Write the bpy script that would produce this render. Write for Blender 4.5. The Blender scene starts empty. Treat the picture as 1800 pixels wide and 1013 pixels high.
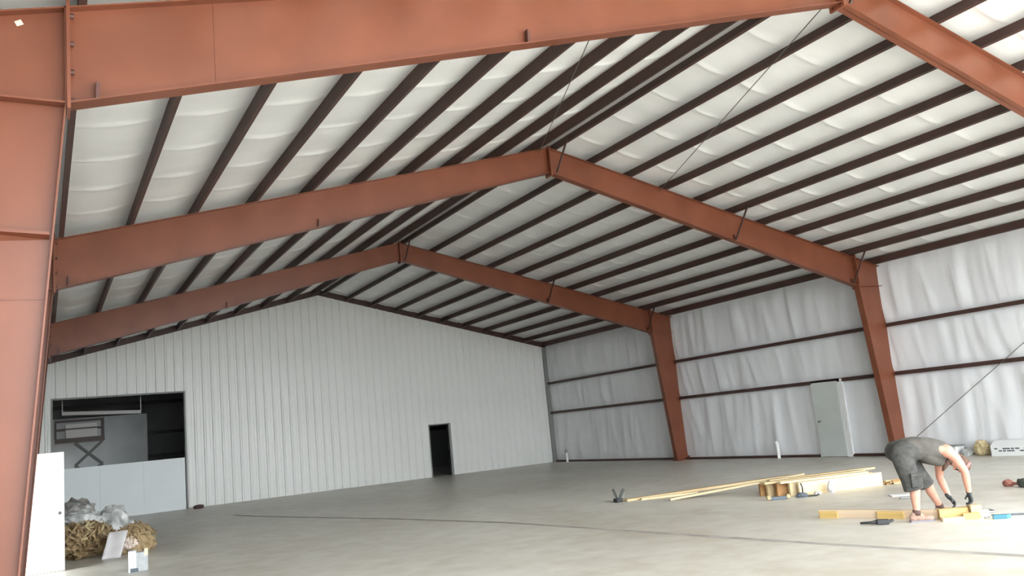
import bpy, bmesh, math, random
from mathutils import Vector, Matrix, noise
random.seed(7)
scene = bpy.context.scene
col = scene.collection

# ------------------------------------------------------------------ camera
CAM = Vector((-9.392, 0.0, 1.755))
YAW, PITCH, ROLL, FPX = 0.5250, 0.1629, -0.0979, 1458.9
fw = Vector((math.sin(YAW)*math.cos(PITCH), math.cos(YAW)*math.cos(PITCH), math.sin(PITCH)))
rt = Vector((math.cos(YAW), -math.sin(YAW), 0)); up = rt.cross(fw)
r2 = rt*math.cos(ROLL)+up*math.sin(ROLL); u2 = up*math.cos(ROLL)-rt*math.sin(ROLL)
cd = bpy.data.cameras.new('camera'); cam = bpy.data.objects.new('camera', cd); col.objects.link(cam)
cd.sensor_width = 36; cd.lens = FPX/1800*36; cd.clip_start = 0.05; cd.clip_end = 500
cam.matrix_world = Matrix(((r2.x, u2.x, -fw.x, CAM.x), (r2.y, u2.y, -fw.y, CAM.y), (r2.z, u2.z, -fw.z, CAM.z), (0, 0, 0, 1)))
scene.camera = cam

# ------------------------------------------------------------------ world and exposure
wd = bpy.data.worlds.new('overcast_sky'); scene.world = wd; wd.use_nodes = True
bg = wd.node_tree.nodes['Background']
bg.inputs[0].default_value = (0.90, 0.96, 1.0, 1); bg.inputs[1].default_value = 3.2
vs = scene.view_settings
vs.view_transform = 'Standard'; vs.look = 'None'; vs.gamma = 1; vs.use_curve_mapping = False
vs.exposure = 1.87
sd = bpy.data.lights.new('sun', 'SUN'); sd.energy = 3.5; sd.angle = 0.02; sd.color = (1.0, 0.96, 0.90)
sun = bpy.data.objects.new('sun', sd); col.objects.link(sun)
sun.rotation_euler = Vector((0.62, 0.50, -1.0)).to_track_quat('-Z', 'Y').to_euler(); sun.location = (-30, -30, 40)

# ------------------------------------------------------------------ building numbers (metres)
W, HE, HR = 10.088, 5.009, 7.470           # half width, purlin underside at eave and ridge
YE, F3, F2, F1, Y0 = 31.289, 22.74, 14.183, 6.734, -1.8
D0, D1 = 0.554, 0.805                      # rafter depth at ridge and at wall
G1, G2 = 2.118, 3.393                      # girt heights
SL = (HR-HE)/W; ANG = math.atan(SL)
PUR = [0.195]+[0.164+0.989*k for k in range(1, 11)]
def roofz(x): return HR-SL*abs(x)
def rafb(x): return roofz(x)-(D0+(D1-D0)*abs(x)/W)

# ------------------------------------------------------------------ materials
MATS = {}
def mat(name, c1, c2=None, rough=0.6, scale=3.0, bump=0.0, bscale=20.0, metal=0.0, stretch=(1, 1, 1), detail=4.0, spec=0.5, lo=0.35, hi=0.65):
    m = bpy.data.materials.new(name); m.use_nodes = True
    nt = m.node_tree; b = nt.nodes['Principled BSDF']
    b.inputs['Roughness'].default_value = rough; b.inputs['Metallic'].default_value = metal
    b.inputs['Specular IOR Level'].default_value = spec
    c1 = (*c1, 1); c2 = (*c2, 1) if c2 else c1
    tc = nt.nodes.new('ShaderNodeTexCoord'); mp = nt.nodes.new('ShaderNodeMapping')
    mp.inputs['Scale'].default_value = stretch
    nt.links.new(tc.outputs['Object'], mp.inputs['Vector'])
    n = nt.nodes.new('ShaderNodeTexNoise'); n.inputs['Scale'].default_value = scale; n.inputs['Detail'].default_value = detail
    nt.links.new(mp.outputs[0], n.inputs['Vector'])
    r = nt.nodes.new('ShaderNodeValToRGB')
    r.color_ramp.elements[0].position = lo; r.color_ramp.elements[1].position = hi
    r.color_ramp.elements[0].color = c1; r.color_ramp.elements[1].color = c2
    nt.links.new(n.outputs['Fac'], r.inputs['Fac']); nt.links.new(r.outputs['Color'], b.inputs['Base Color'])
    if bump:
        n2 = nt.nodes.new('ShaderNodeTexNoise'); n2.inputs['Scale'].default_value = bscale; n2.inputs['Detail'].default_value = 3
        nt.links.new(mp.outputs[0], n2.inputs['Vector'])
        bp = nt.nodes.new('ShaderNodeBump'); bp.inputs['Strength'].default_value = bump; bp.inputs['Distance'].default_value = 0.02
        nt.links.new(n2.outputs['Fac'], bp.inputs['Height']); nt.links.new(bp.outputs['Normal'], b.inputs['Normal'])
    MATS[name] = m
    return m
mat('red_primer', (0.165, 0.049, 0.022), (0.21, 0.065, 0.031), rough=0.38, spec=0.48, scale=1.2, bump=0.05, bscale=3)
mat('brown_primer', (0.050, 0.023, 0.018), (0.068, 0.032, 0.025), rough=0.5, scale=2)
mat('dark_bolt', (0.10, 0.04, 0.03), rough=0.5)
mat('white_vinyl', (0.80, 0.80, 0.78), (0.86, 0.86, 0.84), rough=0.42, scale=0.8, bump=0.25, bscale=3.0, stretch=(1, 2.2, 1))
mat('wall_vinyl', (0.77, 0.775, 0.785), (0.83, 0.835, 0.845), rough=0.38, scale=1.2, bump=0.45, bscale=2.2, stretch=(1, 2.2, 0.35))
mat('white_panel', (0.79, 0.79, 0.755), (0.83, 0.83, 0.80), rough=0.34, scale=0.5)
mat('white_sheet', (0.74, 0.78, 0.79), (0.78, 0.82, 0.83), rough=0.45, scale=0.7)
mat('grey_trim', (0.24, 0.24, 0.23), rough=0.5)
mat('door_grey', (0.52, 0.55, 0.52), (0.56, 0.59, 0.56), rough=0.45, scale=2)
mat('door_white', (0.82, 0.83, 0.82), rough=0.4)
mat('concrete_out', (0.28, 0.27, 0.25), (0.36, 0.35, 0.33), rough=0.9, scale=0.6)
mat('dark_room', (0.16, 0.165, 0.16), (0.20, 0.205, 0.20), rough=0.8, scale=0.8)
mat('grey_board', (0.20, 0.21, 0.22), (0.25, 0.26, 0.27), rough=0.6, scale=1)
mat('lift_metal', (0.035, 0.042, 0.035), rough=0.5)
mat('lift_brown', (0.055, 0.038, 0.032), rough=0.6)
mat('lift_rail', (0.42, 0.40, 0.39), rough=0.5)
mat('cable', (0.16, 0.15, 0.14), rough=0.4, metal=0.6)
mat('pine', (0.54, 0.40, 0.21), (0.64, 0.49, 0.29), rough=0.6, scale=2.5, stretch=(0.4, 9, 9))
mat('pine_pale', (0.66, 0.51, 0.30), (0.74, 0.60, 0.38), rough=0.6, scale=2.5, stretch=(0.4, 9, 9))
mat('pine_yellow', (0.54, 0.36, 0.12), (0.64, 0.45, 0.18), rough=0.55, scale=2.5, stretch=(0.4, 9, 9))
mat('pine_pink', (0.58, 0.44, 0.30), (0.66, 0.52, 0.37), rough=0.6, scale=2.5, stretch=(0.4, 9, 9))
mat('wood_brown', (0.30, 0.15, 0.05), (0.42, 0.23, 0.09), rough=0.7, scale=9)
mat('skin', (0.56, 0.27, 0.19), (0.64, 0.33, 0.24), rough=0.5, scale=5)
mat('skin_red', (0.50, 0.13, 0.12), rough=0.5)
mat('shirt', (0.080, 0.073, 0.064), (0.110, 0.101, 0.089), rough=0.9, scale=9, bump=0.5, bscale=14)
mat('shorts', (0.046, 0.045, 0.042), (0.082, 0.080, 0.074), rough=0.9, scale=12, bump=0.6, bscale=18)
mat('glove', (0.025, 0.032, 0.034), (0.05, 0.06, 0.06), rough=0.7, scale=20)
mat('hair', (0.075, 0.04, 0.028), (0.16, 0.09, 0.06), rough=0.8, scale=40, bump=0.6, bscale=60)
mat('shoe', (0.33, 0.20, 0.15), (0.40, 0.26, 0.20), rough=0.8, scale=10)
mat('shoe_red', (0.65, 0.16, 0.12), rough=0.6)
mat('shoe_dark', (0.10, 0.055, 0.045), rough=0.8)
mat('sole', (0.22, 0.20, 0.22), rough=0.8)
mat('black', (0.02, 0.02, 0.022), rough=0.5)
mat('eye_white', (0.8, 0.78, 0.75), rough=0.3)
mat('lip', (0.45, 0.16, 0.14), rough=0.5)
mat('grey_plastic', (0.36, 0.37, 0.36), (0.66, 0.67, 0.66), rough=0.18, scale=4, bump=0.4, bscale=6, lo=0.4, hi=0.6)
mat('dark_plastic', (0.12, 0.12, 0.11), (0.34, 0.33, 0.31), rough=0.3, scale=6, bump=0.8, bscale=8)
mat('brown_fibre', (0.26, 0.175, 0.085), (0.43, 0.31, 0.17), rough=0.95, scale=8, bump=1.0, bscale=14)
mat('tan_sack', (0.30, 0.21, 0.10), (0.46, 0.34, 0.19), rough=0.8, scale=7, bump=0.8, bscale=10)
mat('lilac_sheet', (0.60, 0.57, 0.57), (0.68, 0.65, 0.65), rough=0.6, scale=4, bump=0.3, bscale=6)
mat('pink_pale', (0.80, 0.66, 0.58), rough=0.6)
mat('carton_white', (0.80, 0.81, 0.80), rough=0.5)
mat('carton_grey', (0.44, 0.46, 0.47), (0.52, 0.54, 0.55), rough=0.5, scale=14)
mat('carton_print', (0.12, 0.13, 0.14), rough=0.5)
mat('cream', (0.78, 0.70, 0.52), rough=0.6)
mat('pvc', (0.84, 0.84, 0.82), rough=0.35)
mat('blue_tool', (0.05, 0.20, 0.27), rough=0.4)
mat('slate_blue', (0.11, 0.135, 0.16), rough=0.5)
mat('orange_red', (0.27, 0.10, 0.075), rough=0.5)
mat('straw', (0.42, 0.33, 0.17), (0.55, 0.46, 0.28), rough=0.95, scale=10, bump=1, bscale=16)
mat('clear_plastic', (0.44, 0.42, 0.41), (0.58, 0.55, 0.54), rough=0.2, scale=6, bump=0.6, bscale=10)
mat('joint', (0.26, 0.24, 0.215), (0.38, 0.355, 0.32), rough=0.9, scale=3)

def concrete():
    m = bpy.data.materials.new('concrete'); m.use_nodes = True
    nt = m.node_tree; b = nt.nodes['Principled BSDF']; L = nt.links.new
    tc = nt.nodes.new('ShaderNodeTexCoord')
    def nz(scale, detail, st):
        mp = nt.nodes.new('ShaderNodeMapping'); mp.inputs['Scale'].default_value = st
        n = nt.nodes.new('ShaderNodeTexNoise'); n.inputs['Scale'].default_value = scale; n.inputs['Detail'].default_value = detail
        L(tc.outputs['Object'], mp.inputs[0]); L(mp.outputs[0], n.inputs['Vector']); return n
    n1 = nz(0.22, 6, (1, 0.7, 1)); n2 = nz(3, 4, (1, 1, 1))
    r = nt.nodes.new('ShaderNodeValToRGB'); e = r.color_ramp.elements
    e[0].position = 0.36; e[1].position = 0.60; e[0].color = (0.49, 0.445, 0.37, 1); e[1].color = (0.69, 0.67, 0.61, 1)
    mx = nt.nodes.new('ShaderNodeMath'); mx.operation = 'MULTIPLY_ADD'; mx.inputs[1].default_value = 0.35; mx.inputs[2].default_value = 0.0
    ad = nt.nodes.new('ShaderNodeMath'); ad.operation = 'MULTIPLY_ADD'; ad.inputs[1].default_value = 0.65
    L(n2.outputs['Fac'], mx.inputs[0]); L(n1.outputs['Fac'], ad.inputs[0]); L(mx.outputs[0], ad.inputs[2])
    L(ad.outputs[0], r.inputs[0]); L(r.outputs[0], b.inputs['Base Color'])
    rr = nt.nodes.new('ShaderNodeMapRange'); rr.inputs[3].default_value = 0.28; rr.inputs[4].default_value = 0.5
    L(n1.outputs['Fac'], rr.inputs[0]); L(rr.outputs[0], b.inputs['Roughness'])
    MATS['concrete'] = m
concrete()

# ------------------------------------------------------------------ object helpers
WM = {}
def empty(name, loc, rz=0.0, parent=None):
    o = bpy.data.objects.new(name, None); col.objects.link(o); o.empty_display_size = 0.1
    m = Matrix.Translation(Vector(loc)) @ Matrix.Rotation(rz, 4, 'Z')
    if parent is not None:
        o.parent = parent; o.matrix_local = WM[parent].inverted() @ m
    else:
        o.matrix_local = m
    WM[o] = m
    return o
def tag(o, label=None, cat=None, group=None, kind=None):
    if label: o['label'] = label
    if cat: o['category'] = cat
    if group: o['group'] = group
    if kind: o['kind'] = kind
    return o
class MB:
    """collects world-space geometry for ONE mesh object"""
    def __init__(s): s.v = []; s.f = []
    def add(s, vs_, fs_):
        k = len(s.v); s.v += [Vector(a) for a in vs_]; s.f += [tuple(i+k for i in f) for f in fs_]; return s
    def box(s, lo, hi, m=None):
        x0, y0, z0 = lo; x1, y1, z1 = hi
        p = [(x0, y0, z0), (x1, y0, z0), (x1, y1, z0), (x0, y1, z0), (x0, y0, z1), (x1, y0, z1), (x1, y1, z1), (x0, y1, z1)]
        if m is not None: p = [m @ Vector(a) for a in p]
        return s.add(p, [(0, 3, 2, 1), (4, 5, 6, 7), (0, 1, 5, 4), (1, 2, 6, 5), (2, 3, 7, 6), (3, 0, 4, 7)])
    def prism(s, poly, ax, a, b, m=None):
        """poly of 2D points extruded along axis ax from a to b"""
        def P(q, t):
            v = {'x': (t, q[0], q[1]), 'y': (q[0], t, q[1]), 'z': (q[0], q[1], t)}[ax]
            return m @ Vector(v) if m is not None else Vector(v)
        n = len(poly); vs_ = [P(q, a) for q in poly]+[P(q, b) for q in poly]
        fs_ = [tuple(range(n))[::-1], tuple(range(n, 2*n))]+[(i, (i+1) % n, n+(i+1) % n, n+i) for i in range(n)]
        return s.add(vs_, fs_)
    def bar(s, a, b, w, h=None, upv=(0, 0, 1)):
        """rectangular bar from a to b"""
        a = Vector(a); b = Vector(b); h = h or w
        d = (b-a).normalized(); u = Vector(upv)
        if abs(d.dot(u)) > 0.98: u = Vector((1, 0, 0))
        sd = d.cross(u).normalized(); u = sd.cross(d)
        vs_ = [q+sd*i*w/2+u*j*h/2 for q in (a, b) for i, j in ((-1, -1), (1, -1), (1, 1), (-1, 1))]
        return s.add(vs_, [(0, 3, 2, 1), (4, 5, 6, 7), (0, 1, 5, 4), (1, 2, 6, 5), (2, 3, 7, 6), (3, 0, 4, 7)])
    def tube(s, path, r, n=8, caps=True):
        path = [Vector(a) for a in path]; rs = r if isinstance(r, (list, tuple)) else [r]*len(path)
        k = len(s.v); ref = None
        for i, q in enumerate(path):
            d = (path[min(i+1, len(path)-1)]-path[max(i-1, 0)]).normalized()
            if ref is None:
                ref = Vector((0, 0, 1)) if abs(d.z) < 0.9 else Vector((1, 0, 0))
            sd = d.cross(ref).normalized(); ref = sd.cross(d).normalized()
            for j in range(n):
                t = 2*math.pi*j/n
                s.v.append(q+(sd*math.cos(t)+ref*math.sin(t))*rs[i])
        for i in range(len(path)-1):
            for j in range(n):
                a = k+i*n+j; b = k+i*n+(j+1) % n
                s.f.append((a, b, b+n, a+n))
        if caps:
            s.f.append(tuple(range(k, k+n))[::-1]); e = k+(len(path)-1)*n; s.f.append(tuple(range(e, e+n)))
        return s
    def ball(s, c, r, n=14, m=None):
        c = Vector(c); r = Vector(r) if not isinstance(r, (int, float)) else Vector((r, r, r))
        k = len(s.v); h = n//2
        for i in range(h+1):
            ph = math.pi*i/h
            for j in range(n):
                t = 2*math.pi*j/n
                q = Vector((r.x*math.sin(ph)*math.cos(t), r.y*math.sin(ph)*math.sin(t), r.z*math.cos(ph)))
                if m is not None: q = m @ q
                s.v.append(c+q)
        for i in range(h):
            for j in range(n):
                a = k+i*n+j; b = k+i*n+(j+1) % n
                s.f.append((a, a+n, b+n, b))
        return s
    def build(s, name, material, parent=None, smooth=False, bevel=0.0, remesh=0.0, smoothit=0):
        lo = Vector([min(v[i] for v in s.v) for i in range(3)]); hi = Vector([max(v[i] for v in s.v) for i in range(3)])
        org = Vector(((lo.x+hi.x)/2, (lo.y+hi.y)/2, lo.z))
        Mw = Matrix.Translation(org)
        if parent is not None:
            Mw = Matrix.Translation(org) @ WM[parent].to_3x3().to_4x4()
        inv = Mw.inverted()
        me = bpy.data.meshes.new(name); me.from_pydata([inv @ v for v in s.v], [], s.f); me.update()
        bm = bmesh.new(); bm.from_mesh(me); bmesh.ops.remove_doubles(bm, verts=bm.verts, dist=1e-6)
        bmesh.ops.recalc_face_normals(bm, faces=bm.faces); bm.to_mesh(me); bm.free()
        o = bpy.data.objects.new(name, me); col.objects.link(o)
        me.materials.append(MATS[material])
        if parent is not None:
            o.parent = parent; o.matrix_local = WM[parent].inverted() @ Mw
        else:
            o.matrix_local = Mw
        WM[o] = Mw
        if bevel:
            b = o.modifiers.new('bevel', 'BEVEL'); b.width = bevel; b.segments = 2; b.limit_method = 'ANGLE'
        if remesh:
            q = o.modifiers.new('remesh', 'REMESH'); q.mode = 'VOXEL'; q.voxel_size = remesh
            if smoothit:
                q = o.modifiers.new('smooth', 'SMOOTH'); q.iterations = smoothit; q.factor = 0.5
            dg = bpy.context.evaluated_depsgraph_get()
            nm = bpy.data.meshes.new_from_object(o.evaluated_get(dg)); o.modifiers.clear(); o.data = nm
            if not nm.materials: nm.materials.append(MATS[material])
            me = nm
        if smooth:
            for pl_ in me.polygons: pl_.use_smooth = True
        return o
def dup(o, parent, mw):
    c = o.copy(); col.objects.link(c); c.parent = parent
    c.matrix_local = WM[parent].inverted() @ mw if parent is not None else mw
    WM[c] = mw
    return c

# ================================================================== SETTING
# floor slab with a dark filled joint
fl = MB().box((-W-0.15, Y0, -0.15), (W+0.15, YE+9.2, 0.0)).build('floor', 'concrete'); tag(fl, 'smooth grey concrete slab floor', None, None, 'structure')
jp = [(-4.62, 25.2), (-4.34, 23.65), (-3.55, 20.57), (-2.72, 17.5), (-1.95, 13.86), (-1.62, 10.75), (-1.36, 8.02), (-0.97, 5.05), (-0.72, 3.0), (-0.4, -1.7)]
mb = MB()
def strip(mb, pts, w, z0, z1):
    n = len(pts); vs_ = []; fs_ = []
    for i, (x, y) in enumerate(pts):
        a = Vector(pts[max(i-1, 0)]); b = Vector(pts[min(i+1, n-1)]); d = (b-a).normalized(); s = Vector((d.y, -d.x))*w/2
        for t in (-1, 1): vs_ += [(x+s.x*t, y+s.y*t, z0), (x+s.x*t, y+s.y*t, z1)]
    for i in range(n-1):
        k = i*4; fs_ += [(k+1, k+3, k+7, k+5), (k, k+4, k+6, k+2), (k, k+1, k+5, k+4), (k+2, k+6, k+7, k+3)]
    fs_ += [(0, 2, 3, 1), ((n-1)*4, (n-1)*4+1, (n-1)*4+3, (n-1)*4+2)]
    mb.add(vs_, fs_)
strip(mb, jp, 0.12, -0.02, 0.003)
mb.build('joint_filler', 'joint', fl)
g = MB().box((-90, -90, -0.30), (90, 90, -0.16)).build('ground_outside', 'concrete_out'); tag(g, 'pale gravel ground around the building', None, None, 'structure')

# insulated roof underside, sagging between purlins, with folded blanket seams
def roof_blanket():
    xs = []
    edges = sorted([-x for x in PUR]+PUR)
    edges = [-W-0.12]+edges+[W+0.12]
    for a, b in zip(edges, edges[1:]):
        n = 8 if b-a > 0.5 else 3
        for i in range(n): xs.append((a+(b-a)*i/n, i/n if b-a > 0.5 else 0))
    xs.append((edges[-1], 0))
    ys = []; y = Y0; seams = []
    sy = Y0+0.7
    while sy < YE: seams.append(sy); sy += 1.22
    for q in seams: ys += [(q-0.10, 0), (q-0.035, 0.45), (q, 1), (q+0.035, 0.45), (q+0.10, 0)]
    y = Y0
    while y < YE:
        if all(abs(y-q) > 0.13 for q in seams): ys.append((y, 0))
        y += 0.19
    ys.append((YE, 0)); ys.sort()
    vs_ = []; fs_ = []
    for yy, sm in ys:
        for xx, u in xs:
            sag = 4*u*(1-u)
            z = roofz(xx)+0.212/math.cos(ANG)-0.045*sag-0.032*sm*sag
            z += 0.02*sag*noise.noise(Vector((xx*1.1, yy*1.7, 3)))+0.012*sag*noise.noise(Vector((xx*2.0, yy*5, 9)))
            vs_.append((xx, yy, z))
    n = len(xs)
    for j in range(len(ys)-1):
        for i in range(n-1): fs_.append((j*n+i, j*n+i+1, (j+1)*n+i+1, (j+1)*n+i))
    o = MB().add(vs_, fs_).build('ceiling', 'white_vinyl', smooth=True)
    tag(o, 'white vinyl faced roof insulation stretched over the purlins', None, None, 'structure')
    mb = MB().prism([(-W-0.4, HE+0.25), (0, HR+0.33), (W+0.4, HE+0.25), (W+0.4, HE+0.29), (0, HR+0.37), (-W-0.4, HE+0.29)], 'y', Y0-0.1, YE+9.2)
    r = mb.build('roof_deck', 'white_panel', o)
roof_blanket()

# insulated side walls: draped vinyl with vertical wrinkles
def side_wall(name, sgn, label, holes=()):
    ys = [Y0+i*0.085 for i in range(int((YE-Y0)/0.085)+1)]+[YE]
    for a, b, zt in holes: ys += [a, b]
    ys = sorted(set(ys))
    zs = sorted(set([0, 0.15, 0.4, 0.7, 1.0, 1.3, 1.6, 1.85, 2.0, 2.06, G1, 2.25, 2.4, 2.6, 2.8, 3.0, 3.2, 3.32, G2, 3.46, 3.6, 3.85, 4.1, 4.4, 4.7, 4.9, 5.05, 5.26]))
    vs_ = []; fs_ = []
    for y in ys:
        for z in zs:
            lo, hi = (0, G1) if z <= G1 else ((G1, G2) if z <= G2 else (G2, 5.05))
            u = min(1, max(0, (z-lo)/(hi-lo))); bul = (4*u*(1-u))**0.7
            w = noise.noise(Vector((y*0.9, z*0.22, 1.7)))*0.5
            f = noise.noise(Vector((y*2.6+0.3*z, z*0.20, 5.1)))
            f2 = 1-abs(noise.noise(Vector((y*1.3-0.22*z, z*0.25, 8.3))))*2.2
            f3 = 1-abs(noise.noise(Vector((y*2.9+0.5*math.sin(z*1.1), z*0.18, 4.4))))*3.0
            off = bul**0.5*(0.025+0.035*w+0.022*f+0.04*max(0, f2)**3+0.045*max(0, f3)**2)
            vs_.append((sgn*(W+0.075-off), y, z))
    n = len(zs)
    for j in range(len(ys)-1):
        ym = (ys[j]+ys[j+1])/2
        for i in range(n-1):
            zm = (zs[i]+zs[i+1])/2
            if any(a < ym < b and zm < zt for a, b, zt in holes): continue
            fs_.append((j*n+i, j*n+i+1, (j+1)*n+i+1, (j+1)*n+i))
    o = MB().add(vs_, fs_).build(name, 'wall_vinyl', smooth=True); tag(o, label, None, None, 'structure')
    # outer sheeting
    mb = MB(); x0, x1 = sorted((sgn*(W+0.14), sgn*(W+0.18)))
    holes = list(holes)+([(YE+2.2, YE+4.4, 2.2)] if sgn < 0 else [])  # added opening, lets daylight into the room behind the far wall
    cuts = sorted([Y0, YE+9.2]+[c for h in holes for c in h[:2]])
    for a, b in zip(cuts, cuts[1:]):
        z0 = 0
        for h in holes:
            if h[0] <= (a+b)/2 <= h[1]: z0 = h[2]
        mb.box((x0, a, z0-0.15 if z0 == 0 else z0), (x1, b, 5.35))
    mb.build('outer_sheeting', 'white_panel', o)
    return o
wr = side_wall('wall_right', 1, 'white vinyl faced insulation draped on the right side wall', ((-1.2, 5.2, 3.3),))  # the hole is an assumed doorway out of view, sized for the daylight
DY0, DY1, DZ = 16.20, 17.16, 2.07
wl = side_wall('wall_left', -1, 'white insulated left side wall with a walk door opening', ((DY0, DY1, DZ),))

# far end wall of ribbed white metal panels, with opening and doorway
OPX0, OPX1, OPZ = -9.04, -5.0, 4.0
DRX0, DRX1, DRZ = 4.24, 5.09, 2.05
def cut_iv(xm):
    if OPX0 < xm < OPX1: return OPZ
    if DRX0 < xm < DRX1: return DRZ
    return 0.0
mb = MB()
xs = sorted([-W-0.1, OPX0, OPX1, 0, DRX0, DRX1, W+0.1])
for a, b in zip(xs, xs[1:]):
    z0 = cut_iv((a+b)/2)
    mb.prism([(a, z0), (b, z0), (b, roofz(b)+0.2), (a, roofz(a)+0.2)], 'y', YE+0.04, YE+0.16)
wf = mb.build('wall_far', 'white_panel'); tag(wf, 'far gable end wall clad in ribbed white metal panels', None, None, 'structure')
NP = 22; PW = 2*W/NP
for i in range(NP):
    x0 = -W+i*PW; pts = []
    for k in range(3):
        b = x0+k*PW/3; p = PW/3
        pts += [(b, 0.0), (b+p*0.30, 0.0), (b+p*0.33, 0.006), (b+p*0.40, 0.006), (b+p*0.43, 0.0), (b+p*0.64, 0.0), (b+p*0.755, -0.034), (b+p*0.885, -0.034)]
    pts.append((x0+PW, 0.0))
    for c in (OPX0, OPX1, DRX0, DRX1, 0.0):
        if x0 < c < x0+PW:
            for q in range(len(pts)-1):
                if pts[q][0] < c < pts[q+1][0]:
                    t = (c-pts[q][0])/(pts[q+1][0]-pts[q][0]); pts.insert(q+1, (c, pts[q][1]+t*(pts[q+1][1]-pts[q][1]))); break
    mb = MB()
    for (a, ya), (b, yb) in zip(pts, pts[1:]):
        z0 = cut_iv((a+b)/2)
        zs0 = [z0+0.01, None]
        mb.add([(a, YE+ya, z0+0.012), (b, YE+yb, z0+0.012), (b, YE+yb, roofz(b)-0.01), (a, YE+ya, roofz(a)-0.01)], [(0, 1, 2, 3)])
    mb.build('wall_panel', 'white_panel', wf)
# rake trim along the gable, corner trim, opening jambs
for n, s in ((1, -1), (2, 1)):
    mb = MB(); pa = [(0, HR-0.035), (s*W, HE-0.035), (s*W, HE+0.19), (0, HR+0.19)]
    mb.prism(pa, 'y', YE-0.055, YE+0.03)
    tag(mb.build('trim_%d' % n, 'brown_primer'), 'dark brown rake angle along the top of the far wall', None, None, 'structure')
tag(MB().prism([(W-0.17, YE-0.09), (W+0.05, YE-0.09), (W+0.05, YE+0.03), (W-0.17, YE+0.03)], 'z', 0, HE-0.03).build('trim_3', 'grey_trim'), 'dark grey corner trim where far wall meets right wall', None, None, 'structure')
mb = MB(); mb.box((OPX1, YE-0.05, 0), (OPX1+0.05, YE+0.2, OPZ)); mb.box((OPX0-0.05, YE-0.05, 0), (OPX0, YE+0.2, OPZ)); mb.box((OPX0-0.05, YE-0.05, OPZ), (OPX1+0.05, YE+0.2, OPZ+0.05))
tag(mb.build('trim_4', 'grey_trim'), 'grey trim around the large opening in the far wall', None, None, 'structure')
mb = MB(); mb.box((DRX1, YE-0.045, 0), (DRX1+0.09, YE+0.17, DRZ+0.04)); mb.box((DRX0-0.04, YE-0.045, 0), (DRX0, YE+0.17, DRZ+0.04)); mb.box((DRX0-0.04, YE-0.045, DRZ), (DRX1+0.09, YE+0.17, DRZ+0.04))
tag(mb.build('door_2', 'grey_trim'), 'grey frame of the open dark doorway in the far wall', None, None, 'structure')

# room behind the far wall, seen through its opening
BY = YE+9.0
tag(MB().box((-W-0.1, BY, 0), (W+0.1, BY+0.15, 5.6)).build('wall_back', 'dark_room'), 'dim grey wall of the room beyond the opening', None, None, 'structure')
for z in (2.15, 3.45):
    pass
bl = MB()
for a, b, z0 in ((YE+0.16, YE+2.2, 0), (YE+2.2, YE+4.4, 2.2), (YE+4.4, BY, 0)):  # middle piece leaves an added, unseen opening that lights the lift side
    bl.box((-W-0.10, a, z0), (-W, b, 5.2))
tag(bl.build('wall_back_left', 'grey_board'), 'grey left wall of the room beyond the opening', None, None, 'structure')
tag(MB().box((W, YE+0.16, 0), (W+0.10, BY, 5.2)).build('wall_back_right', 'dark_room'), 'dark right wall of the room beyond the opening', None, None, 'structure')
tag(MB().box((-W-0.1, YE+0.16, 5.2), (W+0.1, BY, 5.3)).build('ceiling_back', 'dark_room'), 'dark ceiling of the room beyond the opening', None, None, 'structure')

# base angle along the right wall
tag(MB().box((W-0.06, 6.2, 0), (W+0.06, YE-0.1, 0.07)).build('baseboard_right', 'brown_primer'), 'dark base angle along the foot of the right wall', None, None, 'structure')

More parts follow.
